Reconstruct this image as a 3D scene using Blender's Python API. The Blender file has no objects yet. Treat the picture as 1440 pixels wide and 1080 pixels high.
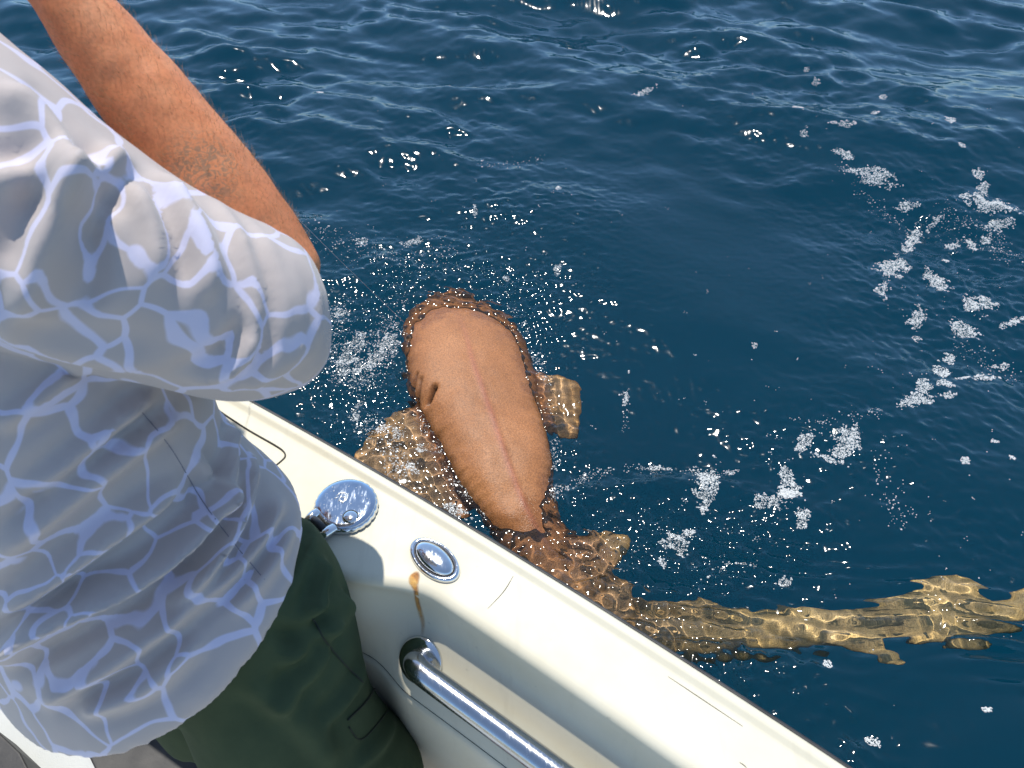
import bpy, bmesh, math, random
import numpy as np
from mathutils import Vector, Matrix, noise

# ------------------------------------------------------------------ camera, sky, sun, exposure
S = bpy.context.scene
COL = S.collection
R = math.radians
CZ, PITCH, FPX = 1.9, R(47), 1109.0
cam_d = bpy.data.cameras.new('camera')
cam_d.sensor_width = 36
cam_d.lens = FPX / 1440 * 36
cam_d.clip_start = 0.02
cam_d.clip_end = 3000
cam_d.dof.use_dof = True
cam_d.dof.focus_distance = 1.9
cam_d.dof.aperture_fstop = 11
cam = bpy.data.objects.new('camera', cam_d)
COL.objects.link(cam)
cam.location = (0, 0, CZ)
cam.rotation_euler = (R(90) - PITCH, 0, 0)
S.camera = cam

SUN_EL, SUN_AZ = R(67), R(-15)          # azimuth measured from +Y towards +X
world = bpy.data.worlds.new('World')
S.world = world
world.use_nodes = True
wn = world.node_tree
wn.nodes.clear()
sky = wn.nodes.new('ShaderNodeTexSky')
sky.sky_type = 'NISHITA'
sky.sun_disc = False
sky.sun_elevation = SUN_EL
sky.sun_rotation = SUN_AZ
sky.air_density = 1.0
sky.dust_density = 0.0
sky.ozone_density = 1.0
bg = wn.nodes.new('ShaderNodeBackground')
bg.inputs[1].default_value = 0.15
wo = wn.nodes.new('ShaderNodeOutputWorld')
tint = wn.nodes.new('ShaderNodeMix'); tint.data_type = 'RGBA'; tint.blend_type = 'MULTIPLY'
tint.inputs[0].default_value = 1.0
tint.inputs[7].default_value = (1.10, 1.0, 0.90, 1)
wn.links.new(sky.outputs[0], tint.inputs[6])
tcw = wn.nodes.new('ShaderNodeTexCoord'); sep = wn.nodes.new('ShaderNodeSeparateXYZ'); wr = wn.nodes.new('ShaderNodeValToRGB')
wn.links.new(tcw.outputs['Generated'], sep.inputs[0]); wn.links.new(sep.outputs[2], wr.inputs[0])
wr.color_ramp.elements[0].position = 0.0; wr.color_ramp.elements[0].color = (0.53, 0.80, 1.20, 1)
wr.color_ramp.elements[1].position = 0.55; wr.color_ramp.elements[1].color = (1, 1, 1, 1)
tint2 = wn.nodes.new('ShaderNodeMix'); tint2.data_type = 'RGBA'; tint2.blend_type = 'MULTIPLY'
tint2.inputs[0].default_value = 1.0
wn.links.new(tint.outputs[2], tint2.inputs[6]); wn.links.new(wr.outputs[0], tint2.inputs[7])
wn.links.new(tint2.outputs[2], bg.inputs[0])
wn.links.new(bg.outputs[0], wo.inputs[0])

sun_d = bpy.data.lights.new('sun', 'SUN')
sun_d.energy = 3.4
sun_d.angle = R(0.53)
sun_d.color = (1.0, 0.95, 0.86)
sun = bpy.data.objects.new('sun', sun_d)
COL.objects.link(sun)
sdir = Vector((math.sin(SUN_AZ) * math.cos(SUN_EL), math.cos(SUN_AZ) * math.cos(SUN_EL), math.sin(SUN_EL)))
sun.rotation_euler = sdir.to_track_quat('Z', 'Y').to_euler()

S.view_settings.view_transform = 'Standard'
S.view_settings.look = 'None'
S.view_settings.exposure = 0.40
S.view_settings.gamma = 1
S.view_settings.use_curve_mapping = False
S.render.engine = 'CYCLES'
cy = S.cycles
cy.max_bounces = 10
cy.transmission_bounces = 8
cy.glossy_bounces = 4
cy.diffuse_bounces = 3
cy.transparent_max_bounces = 12
cy.caustics_refractive = True
cy.caustics_reflective = False
cy.sample_clamp_indirect = 3.0
cy.use_denoising = True

rng = np.random.default_rng(7)
random.seed(7)


# ------------------------------------------------------------------ measuring helpers (photo 1440x1080)
def ray(px, py):
    x = (px - 720) / FPX
    y = -(py - 540) / FPX
    return np.array([x, math.cos(PITCH) + y * math.sin(PITCH), -math.sin(PITCH) + y * math.cos(PITCH)])


def onz(px, py, z=0.0):
    d = ray(px, py)
    t = (z - CZ) / d[2]
    return np.array([0, 0, CZ]) + d * t


def P(px, py, t):
    return np.array([0, 0, CZ]) + ray(px, py) * t


# ------------------------------------------------------------------ object helpers
def tag(o, label=None, cat=None, group=None, kind=None):
    if label: o['label'] = label
    if cat: o['category'] = cat
    if group: o['group'] = group
    if kind: o['kind'] = kind
    return o


def empty(name, loc, label, cat):
    o = bpy.data.objects.new(name, None)
    COL.objects.link(o)
    o.location = loc
    o.empty_display_size = 0.1
    return tag(o, label, cat)


def link_mesh(name, me, mat=None, parent=None, smooth=True):
    o = bpy.data.objects.new(name, me)
    COL.objects.link(o)
    if mat is not None:
        me.materials.clear()
        me.materials.append(mat)
    if smooth:
        me.polygons.foreach_set('use_smooth', [True] * len(me.polygons))
    if parent is not None:
        o.parent = parent
        bpy.context.view_layer.update()
        o.matrix_parent_inverse = Matrix.Translation(-Vector(parent.location)) if parent.type == 'EMPTY' else parent.matrix_world.inverted()
    return o


def mesh_from(name, V, F):
    me = bpy.data.meshes.new(name)
    me.from_pydata([tuple(map(float, v)) for v in V], [], [tuple(int(i) for i in f) for f in F])
    me.update()
    return me


def bm_obj(name, bm, mat, parent=None, smooth=True, bevel=0, auto=None):
    me = bpy.data.meshes.new(name)
    bmesh.ops.recalc_face_normals(bm, faces=bm.faces)
    bm.to_mesh(me)
    bm.free()
    o = link_mesh(name, me, mat, parent, smooth)
    if bevel:
        b = o.modifiers.new('bevel', 'BEVEL')
        b.width = bevel
        b.segments = 3
        b.limit_method = 'ANGLE'
        b.angle_limit = R(40)
        b.harden_normals = False
    return o


def catmull(pts, n):
    pts = np.asarray(pts, float)
    out = []
    m = len(pts)
    for i in range(m - 1):
        p0 = pts[max(i - 1, 0)]; p1 = pts[i]; p2 = pts[i + 1]; p3 = pts[min(i + 2, m - 1)]
        for k in range(n):
            t = k / n
            out.append(0.5 * ((2 * p1) + (-p0 + p2) * t + (2 * p0 - 5 * p1 + 4 * p2 - p3) * t * t + (-p0 + 3 * p1 - 3 * p2 + p3) * t ** 3))
    out.append(pts[-1])
    return np.array(out)


def tube_data(ctrl, seg=6, sides=20, side_dir=None, power=2.0, caps=True):
    """ctrl rows: x y z a b  (a = half width along side_dir, b = half width across)."""
    ctrl = np.asarray(ctrl, float)
    if ctrl.shape[1] == 4:
        ctrl = np.hstack([ctrl, ctrl[:, 3:4]])
    c = catmull(ctrl, seg)
    C = c[:, :3]; A = c[:, 3]; B = c[:, 4]
    T = np.gradient(C, axis=0)
    T /= np.linalg.norm(T, axis=1)[:, None] + 1e-9
    V = []; F = []
    sd = np.array(side_dir if side_dir is not None else (1, 0, 0), float)
    if side_dir is None and abs(T[0] @ sd) > 0.9:
        sd = np.array((0, 1.0, 0))
    for i in range(len(C)):
        s = sd - T[i] * (sd @ T[i])
        s /= np.linalg.norm(s)
        if side_dir is None:
            sd = s
        u = np.cross(T[i], s)
        for k in range(sides):
            th = 2 * math.pi * k / sides
            cx, sx = math.cos(th), math.sin(th)
            e = 2.0 / power
            px = math.copysign(abs(cx) ** e, cx); py = math.copysign(abs(sx) ** e, sx)
            V.append(C[i] + s * A[i] * px + u * B[i] * py)
    n = len(C)
    for i in range(n - 1):
        for k in range(sides):
            a = i * sides + k; b = i * sides + (k + 1) % sides
            F.append((a, b, b + sides, a + sides))
    if caps:
        V.append(C[0]); V.append(C[-1])
        c0 = n * sides; c1 = c0 + 1
        for k in range(sides):
            F.append((c0, (k + 1) % sides, k))
            F.append((c1, (n - 1) * sides + k, (n - 1) * sides + (k + 1) % sides))
    return V, F


def add(bm, VF):
    V, F = VF
    vs = [bm.verts.new(tuple(v)) for v in V]
    for f in F:
        try:
            bm.faces.new([vs[int(i)] for i in f])
        except ValueError:
            pass


def ball(c, rx, ry=None, rz=None, seg=20, rot=None):
    ry = ry or rx; rz = rz or rx
    V = []; F = []
    rings = seg // 2
    M = rot if rot is not None else np.eye(3)
    for i in range(1, rings):
        ph = math.pi * i / rings
        for k in range(seg):
            th = 2 * math.pi * k / seg
            V.append(np.array(c) + M @ np.array([rx * math.sin(ph) * math.cos(th), ry * math.sin(ph) * math.sin(th), rz * math.cos(ph)]))
    for i in range(rings - 2):
        for k in range(seg):
            a = i * seg + k; b = i * seg + (k + 1) % seg
            F.append((a, a + seg, b + seg, b))
    V.append(np.array(c) + M @ np.array([0, 0, rz])); V.append(np.array(c) - M @ np.array([0, 0, rz]))
    for k in range(seg):
        F.append((len(V) - 2, k, (k + 1) % seg))
        F.append((len(V) - 1, (rings - 2) * seg + (k + 1) % seg, (rings - 2) * seg + k))
    return V, F


def fused(name, parts, voxel, smooth_it=8):
    """one continuous surface out of overlapping solids"""
    bm = bmesh.new()
    for p in parts:
        add(bm, p)
    bmesh.ops.recalc_face_normals(bm, faces=bm.faces)
    me = bpy.data.meshes.new(name + '_src')
    bm.to_mesh(me); bm.free()
    o = bpy.data.objects.new(name + '_src', me)
    COL.objects.link(o)
    m = o.modifiers.new('r', 'REMESH'); m.mode = 'VOXEL'; m.voxel_size = voxel; m.adaptivity = 0
    if smooth_it:
        s = o.modifiers.new('s', 'SMOOTH'); s.factor = 0.6; s.iterations = smooth_it
    dg = bpy.context.evaluated_depsgraph_get()
    res = bpy.data.meshes.new_from_object(o.evaluated_get(dg))
    res.name = name
    bpy.data.objects.remove(o)
    bpy.data.meshes.remove(me)
    return res


def get_co(me):
    a = np.empty(len(me.vertices) * 3)
    me.vertices.foreach_get('co', a)
    return a.reshape(-1, 3)


def get_no(me):
    a = np.empty(len(me.vertices) * 3)
    me.vertices.foreach_get('normal', a)
    return a.reshape(-1, 3)


def set_co(me, co):
    me.vertices.foreach_set('co', co.ravel())
    me.update()


def attr(me, name, vals):
    a = me.attributes.new(name, 'FLOAT', 'POINT')
    a.data.foreach_set('value', np.asarray(vals, dtype=np.float32))


def sstep(a, b, x):
    t = np.clip((x - a) / (b - a), 0, 1)
    return t * t * (3 - 2 * t)


# cheap vectorised 3-d value noise
_perm = np.random.default_rng(3).random((32, 32, 32))


def vnoise(p, scale=1.0, off=0.0):
    q = np.asarray(p) * scale + off
    i = np.floor(q).astype(int)
    f = q - i
    f = f * f * (3 - 2 * f)
    out = 0
    for dx in (0, 1):
        for dy in (0, 1):
            for dz in (0, 1):
                w = (f[:, 0] if dx else 1 - f[:, 0]) * (f[:, 1] if dy else 1 - f[:, 1]) * (f[:, 2] if dz else 1 - f[:, 2])
                out = out + w * _perm[(i[:, 0] + dx) % 32, (i[:, 1] + dy) % 32, (i[:, 2] + dz) % 32]
    return out * 2 - 1


# ------------------------------------------------------------------ material helpers
class Mat:
    def __init__(self, name):
        self.m = bpy.data.materials.new(name)
        self.m.use_nodes = True
        self.t = self.m.node_tree
        self.b = self.t.nodes['Principled BSDF']
        self.out = self.t.nodes['Material Output']

    def n(self, typ, **kw):
        x = self.t.nodes.new('ShaderNode' + typ)
        for k, v in kw.items():
            setattr(x, k, v)
        return x

    def l(self, a, b):
        self.t.links.new(a, b)

    def set(self, **kw):
        for k, v in kw.items():
            k = k.replace('_', ' ')
            for i in self.b.inputs:
                if i.name.lower() == k.lower():
                    i.default_value = (*v, 1) if isinstance(v, tuple) and len(v) == 3 else v
        return self

    def coord(self, scale=1.0, vec=None):
        tc = self.n('TexCoord')
        mp = self.n('Mapping')
        self.l(tc.outputs['Object'], mp.inputs[0])
        mp.inputs['Scale'].default_value = vec or (scale, scale, scale)
        return mp.outputs[0]

    def noise(self, scale, detail=4, rough=0.55, co=None, dist=0):
        x = self.n('TexNoise')
        x.inputs['Scale'].default_value = scale
        x.inputs['Detail'].default_value = detail
        x.inputs['Roughness'].default_value = rough
        x.inputs['Distortion'].default_value = dist
        self.l(co if co is not None else self.coord(), x.inputs['Vector'])
        return x.outputs['Fac']

    def ramp(self, fac, stops, interp='LINEAR'):
        x = self.n('ValToRGB')
        x.color_ramp.interpolation = interp
        el = x.color_ramp.elements
        while len(el) < len(stops):
            el.new(0.5)
        for e, (p, c) in zip(el, stops):
            e.position = p
            e.color = (*c, 1) if not isinstance(c, (int, float)) else (c, c, c, 1)
        self.l(fac, x.inputs[0])
        return x.outputs[0]

    def mix(self, fac, a, b, blend='MIX'):
        x = self.n('Mix', data_type='RGBA', blend_type=blend)
        for s, v in ((0, fac), (6, a), (7, b)):
            if isinstance(v, (int, float)):
                x.inputs[s].default_value = v if s == 0 else (v, v, v, 1)
            elif isinstance(v, tuple):
                x.inputs[s].default_value = (*v, 1)
            else:
                self.l(v, x.inputs[s])
        return x.outputs[2]

    def math(self, op, a, b=0.0, c=0.0):
        x = self.n('Math', operation=op)
        for i, v in enumerate((a, b, c)):
            if isinstance(v, (int, float)):
                x.inputs[i].default_value = v
            else:
                self.l(v, x.inputs[i])
        return x.outputs[0]

    def attr(self, name):
        x = self.n('Attribute')
        x.attribute_name = name
        return x.outputs['Fac']

    def bump(self, h, strength=0.3, dist=0.002, prev=None):
        x = self.n('Bump')
        x.inputs['Strength'].default_value = strength
        x.inputs['Distance'].default_value = dist
        self.l(h, x.inputs['Height'])
        if prev is not None:
            self.l(prev, x.inputs['Normal'])
        return x.outputs[0]

    def color(self, c):
        self.l(c, self.b.inputs['Base Color']); return self

    def normal(self, c):
        self.l(c, self.b.inputs['Normal']); return self

    def rough(self, c):
        self.l(c, self.b.inputs['Roughness']); return self


# gelcoat: cream fibreglass with dirt, scuffs
def gelcoat(name, col=(0.71, 0.665, 0.53)):
    m = Mat(name)
    m.set(Roughness=0.5, Specular_IOR_Level=0.35)
    n1 = m.noise(9, 5, 0.6)
    n2 = m.noise(160, 3, 0.6)
    spots = m.ramp(m.noise(75, 2, 0.5), [(0.0, 1.0), (0.73, 1.0), (0.80, 0.55)])
    c = m.mix(m.ramp(n1, [(0.35, 0.0), (0.75, 1.0)]), col, tuple(x * y for x, y in zip(col, (0.93, 0.91, 0.86))))
    c = m.mix(1.0, c, m.mix(0.35, (1, 1, 1), spots), 'MULTIPLY')
    st = m.noise(1, 4, 0.6, m.coord(vec=(60, 6, 14)))
    c = m.mix(m.ramp(st, [(0.58, 0.0), (0.72, 0.22)]), c, (0.52, 0.47, 0.36))
    m.color(c)
    m.rough(m.ramp(n1, [(0.3, 0.42), (0.7, 0.58)]))
    m.normal(m.bump(n2, 0.12, 0.0004, m.bump(n1, 0.12, 0.002)))
    return m


def chrome(name, rough=0.08, col=(0.72, 0.74, 0.76)):
    m = Mat(name)
    m.set(Metallic=1.0, Roughness=rough)
    sc = m.noise(1, 3, 0.7, m.coord(vec=(300, 60, 120)))
    wt = m.noise(45, 3, 0.6)
    m.color(m.mix(m.ramp(wt, [(0.5, 0.0), (0.7, 0.5)]), col, tuple(x * .8 for x in col)))
    m.rough(m.math('ADD', m.math('MULTIPLY', m.ramp(sc, [(0.5, 0.0), (0.7, 1.0)]), 0.14), rough))
    m.normal(m.bump(wt, 0.10, 0.001))
    return m


M_gel = gelcoat('gelcoat_cream')
M_chrome = chrome('polished_steel')
M_steel_dark = chrome('weathered_steel', 0.16, (0.5, 0.52, 0.55))
M_rub = Mat('black_rubber').set(Base_Color=(0.03, 0.03, 0.032), Roughness=0.55)
_n = M_rub.noise(220, 3)
M_rub.color(M_rub.mix(M_rub.ramp(M_rub.noise(14), [(0.4, 0.0), (0.75, 0.6)]), (0.022, 0.022, 0.025), (0.10, 0.095, 0.09)))
M_rub.normal(M_rub.bump(_n, 0.3, 0.0008))
M_dark_gap = Mat('seam_grime').set(Base_Color=(0.045, 0.042, 0.035), Roughness=0.8)
M_dark_gap.color(M_dark_gap.mix(M_dark_gap.noise(90), (0.02, 0.02, 0.018), (0.10, 0.09, 0.07)))

# rust stain
M_rust = Mat('rust_stain').set(Roughness=0.75)
_r = M_rust.noise(60, 5, 0.7)
M_rust.color(M_rust.ramp(_r, [(0.3, (0.72, 0.47, 0.15)), (0.5, (0.60, 0.27, 0.05)), (0.7, (0.22, 0.07, 0.02))]))
_a = M_rust.math('MULTIPLY', M_rust.attr('stain'), M_rust.ramp(M_rust.noise(140, 3), [(0.3, 0.7), (0.6, 1.0)]))
M_rust.l(_a, M_rust.b.inputs['Alpha'])

# skin
M_skin = Mat('tanned_skin').set(Roughness=0.52, Subsurface_Weight=0.15, Subsurface_Scale=0.01)
M_skin.b.inputs['Subsurface Radius'].default_value = (1.0, 0.3, 0.15)
_c = M_skin.ramp(M_skin.noise(14, 5, 0.6), [(0.25, (0.60, 0.19, 0.07)), (0.5, (0.68, 0.24, 0.095)), (0.75, (0.74, 0.32, 0.15))])
_fr = M_skin.ramp(M_skin.noise(230, 2), [(0.35, 0.86), (0.52, 1.0), (0.66, 1.06)])
_c = M_skin.mix(1.0, _c, _fr, 'MULTIPLY')
_tat = M_skin.math('MULTIPLY', M_skin.attr('tattoo'),
                   M_skin.ramp(M_skin.noise(1, 3, 0.5, M_skin.coord(vec=(110, 110, 170)), 2.2), [(0.48, 0.0), (0.56, 0.6)]))
_c = M_skin.mix(_tat, _c, (0.20, 0.17, 0.11))
M_skin.color(_c)
M_skin.normal(M_skin.bump(M_skin.noise(420, 3), 0.35, 0.0006, M_skin.bump(M_skin.noise(40, 3), 0.25, 0.002)))

M_hair = Mat('arm_hair').set(Base_Color=(0.30, 0.19, 0.09), Roughness=0.5)
M_headhair = Mat('head_hair').set(Base_Color=(0.10, 0.06, 0.035), Roughness=0.6)
M_headhair.normal(M_headhair.bump(M_headhair.noise(1, 4, 0.6, M_headhair.coord(vec=(300, 300, 40))), 0.8, 0.003))
M_eye = Mat('eye_white').set(Base_Color=(0.7, 0.68, 0.64), Roughness=0.2)

# shirt: grey cells between pale periwinkle web lines
M_shirt = Mat('web_print_shirt').set(Roughness=0.78, Sheen_Weight=0.25)
_co = M_shirt.coord()
_nz = M_shirt.n('TexNoise'); _nz.inputs['Scale'].default_value = 11; _nz.inputs['Detail'].default_value = 1.5
M_shirt.l(_co, _nz.inputs['Vector'])
_vm = M_shirt.n('VectorMath', operation='MULTIPLY_ADD')
M_shirt.l(_nz.outputs['Color'], _vm.inputs[0])
_vm.inputs[1].default_value = (0.075, 0.075, 0.075)
M_shirt.l(_co, _vm.inputs[2])
_vo = M_shirt.n('TexVoronoi', feature='DISTANCE_TO_EDGE')
_vo.inputs['Scale'].default_value = 14.5
_vo.inputs['Randomness'].default_value = 0.9
M_shirt.l(_vm.outputs[0], _vo.inputs['Vector'])
_thr = M_shirt.math('ADD', M_shirt.math('MULTIPLY', M_shirt.noise(9, 2), 0.12), -0.026)
_ln = M_shirt.math('SUBTRACT', _vo.outputs['Distance'], _thr)
_line = M_shirt.ramp(_ln, [(0.0, 0.9), (0.022, 0.0)])
_cell = M_shirt.mix(M_shirt.noise(6, 2), (0.44, 0.38, 0.36), (0.50, 0.435, 0.405))
_weave = M_shirt.noise(1500, 1)
M_shirt.color(M_shirt.mix(M_shirt.math('MULTIPLY', M_shirt.attr('grime'), M_shirt.ramp(M_shirt.noise(120, 3), [(0.4, 0.2), (0.6, 0.9)])), M_shirt.mix(_line, _cell, (0.62, 0.60, 0.76)), (0.26, 0.20, 0.11)))
M_shirt.normal(M_shirt.bump(_weave, 0.25, 0.0004, M_shirt.bump(M_shirt.noise(28, 3), 0.2, 0.004)))

M_shorts = Mat('dark_green_shorts').set(Roughness=0.85, Specular_IOR_Level=0.2)
_c = M_shorts.mix(M_shorts.noise(25, 4), (0.036, 0.056, 0.028), (0.060, 0.084, 0.042))
M_shorts.color(_c)
M_shorts.normal(M_shorts.bump(M_shorts.noise(900, 2), 0.35, 0.0005, M_shorts.bump(M_shorts.noise(30, 4), 0.35, 0.004)))

# shark skin
M_shark = Mat('shark_skin').set(Roughness=0.38, Specular_IOR_Level=0.4)
_a1 = M_shark.attr('rear')
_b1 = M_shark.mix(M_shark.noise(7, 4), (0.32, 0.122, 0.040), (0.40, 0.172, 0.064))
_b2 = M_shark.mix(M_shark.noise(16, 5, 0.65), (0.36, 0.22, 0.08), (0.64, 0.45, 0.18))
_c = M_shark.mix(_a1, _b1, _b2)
_c = M_shark.mix(M_shark.math('MULTIPLY', M_shark.attr('ridge'), 0.75), _c, (0.36, 0.12, 0.07))
_c = M_shark.mix(M_shark.attr('dark'), _c, (0.012, 0.008, 0.007))
_g = M_shark.ramp(M_shark.noise(210, 3, 0.9), [(0.36, 0.62), (0.64, 1.4)])
_c = M_shark.mix(1.0, _c, _g, 'MULTIPLY')
_c = M_shark.mix(M_shark.math('MULTIPLY', M_shark.attr('wet'), 0.42), _c, M_shark.mix(1.0, _c, (0.35, 0.30, 0.25), 'MULTIPLY'))
_c = M_shark.mix(1.0, _c, M_shark.ramp(M_shark.noise(5, 6, 0.65), [(0.3, 0.82), (0.7, 1.12)]), 'MULTIPLY')
M_shark.color(_c)
M_shark.rough(M_shark.math('SUBTRACT', 0.44, M_shark.math('MULTIPLY', M_shark.attr('wet'), 0.24)))
M_shark.normal(M_shark.bump(M_shark.noise(330, 3), 0.8, 0.0016, M_shark.bump(M_shark.noise(30, 3), 0.3, 0.004)))

# foam
M_foam = Mat('foam_bubbles').set(Base_Color=(0.78, 0.80, 0.79), Roughness=0.3)
M_foam.b.inputs['Alpha'].default_value = 0.72

# water surface
M_water = Mat('sea_water')
_t = M_water
_t.t.nodes.remove(_t.b)
gl = _t.n('BsdfRefraction')
gl.inputs['IOR'].default_value = 1.333
gl.inputs['Roughness'].default_value = 0.0
gl.inputs['Color'].default_value = (0.99, 1.0, 0.99, 1)
gs = _t.n('BsdfAnisotropic')
gs.inputs['Roughness'].default_value = 0.075
gs.inputs['Color'].default_value = (1, 1, 1, 1)
fr = _t.n('Fresnel')
fr.inputs['IOR'].default_value = 1.333
mx = _t.n('MixShader')
_t.l(fr.outputs[0], mx.inputs[0]); _t.l(gl.outputs[0], mx.inputs[1]); _t.l(gs.outputs[0], mx.inputs[2])
_t.l(mx.outputs[0], _t.out.inputs['Surface'])

M_deep = Mat('deep_blue').set(Roughness=1.0, Specular_IOR_Level=0.0)
M_deep.color(M_deep.mix(M_deep.noise(0.5, 3), (0.010, 0.23, 0.28), (0.016, 0.275, 0.33)))

# ------------------------------------------------------------------ shark placement data (used by the ripples as well)
#        px    py   half width  top z
spine_px = [(622, 412, .070, -.075), (630, 420, .140, -.045), (640, 438, .206, .006), (654, 475, .222, .050),
            (666, 522, .212, .068), (684, 574, .188, .072), (706, 640, .156, .064), (726, 690, .124, .046),
            (748, 730, .100, .016), (780, 778, .104, -.036), (830, 825, .098, -.075), (900, 862, .082, -.085),
            (980, 873, .074, -.085), (1060, 872, .070, -.085), (1130, 872, .066, -.085), (1200, 872, .056, -.085), (1280, 868, .035, -.085)]
spine = []
for px, py, w, zt in spine_px:
    q = onz(px, py, min(zt, 0) * .7)
    h = w * (0.62 if w > .1 else 0.8)
    spine.append((q[0], q[1], zt - h, w, h))
spine = np.array(spine)

# ------------------------------------------------------------------ sea surface
def axis(lo, hi, d0, outlo, outhi, g):
    core = list(np.arange(lo, hi, d0))
    a = []; x = lo; d = d0
    while x > outlo:
        d = min(d * g, 400); x -= d; a.append(x)
    b = []; x = core[-1]; d = d0
    while x < outhi:
        d = min(d * g, 400); x += d; b.append(x)
    return np.array(a[::-1] + core + b)


def wave_tile(L, N, lam0, lam1, wind, spread, seed, expo=1.0):
    """periodic random sea of length L, unit rms slope; wavelengths lam0..lam1"""
    r = np.random.default_rng(seed)
    k = np.fft.fftfreq(N, L / N) * 2 * np.pi
    kx, ky = np.meshgrid(k, k)
    kk = np.hypot(kx, ky); kk[0, 0] = 1
    k0, k1 = 2 * np.pi / lam1, 2 * np.pi / lam0
    amp = kk ** (-1.0 - expo) * np.exp(-(k0 / kk) ** 4) * np.exp(-(kk / k1) ** 4)
    cosd = (kx * math.cos(wind) + ky * math.sin(wind)) / kk
    amp = amp * (0.15 + np.abs(cosd) ** spread)
    amp[0, 0] = 0
    H = amp * (r.normal(size=(N, N)) + 1j * r.normal(size=(N, N)))
    h = np.real(np.fft.ifft2(H))
    gx, gy = np.gradient(h, L / N)
    s = math.sqrt((gx ** 2 + gy ** 2).mean())
    return h / s


def sample(tile, L, X, Y):
    N = tile.shape[0]
    u = (X / L * N) % N; v = (Y / L * N) % N
    i = np.floor(u).astype(int); j = np.floor(v).astype(int)
    fu = u - i; fv = v - j
    fu = fu * fu * (3 - 2 * fu) * .5 + fu * .5; fv = fv * fv * (3 - 2 * fv) * .5 + fv * .5
    i1 = (i + 1) % N; j1 = (j + 1) % N; i %= N; j %= N
    return (tile[j, i] * (1 - fu) * (1 - fv) + tile[j, i1] * fu * (1 - fv) + tile[j1, i] * (1 - fu) * fv + tile[j1, i1] * fu * fv)


SW = wave_tile(13.0, 512, .7, 4.0, R(70), 3, 11, .6)
MD = wave_tile(5.3, 512, .13, .8, R(75), 2, 5, .5)
SM = wave_tile(2.1, 512, .035, .16, R(80), 1, 9, .3)
FN = wave_tile(1.1, 512, .024, .06, R(60), .5, 4, .2)
PATCH = wave_tile(7.7, 256, .7, 3.0, 0.3, 0, 21, .6)
PATCH = PATCH / PATCH.std()


def spine_dist(X, Y):
    """signed distance to the shark's outline seen from above (negative over it)"""
    best = np.full(X.shape, 9.0)
    c = catmull(spine[:, [0, 1, 3]], 3)
    for i in range(len(c) - 1):
        ax, ay, aw = c[i]; bx, by, bw = c[i + 1]
        dx, dy = bx - ax, by - ay
        t = np.clip(((X - ax) * dx + (Y - ay) * dy) / (dx * dx + dy * dy + 1e-9), 0, 1)
        d = np.hypot(X - ax - t * dx, Y - ay - t * dy) - (aw + (bw - aw) * t)
        best = np.minimum(best, d)
    return best


# zones: px, py, radius_x(m), radius_y(m), ripple gain (fine), gain (small)
zones = [(950, 745, .42, .20, 2.0), (1180, 640, .45, .25, .9), (1380, 380, .5, .8, 1.0), (640, 410, .5, .28, 1.4),
         (520, 500, .25, .45, 1.6), (720, 300, .4, .3, .7), (1180, 700, .4, .2, .6), (1400, 780, .3, .2, .8), (1060, 950, .2, .1, 1.2),
         (1210, 1040, .12, .12, 1.0), (940, 900, .2, .15, .8)]
ZN = [(*onz(px, py)[:2], rx, ry, g) for px, py, rx, ry, g in zones]


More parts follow.
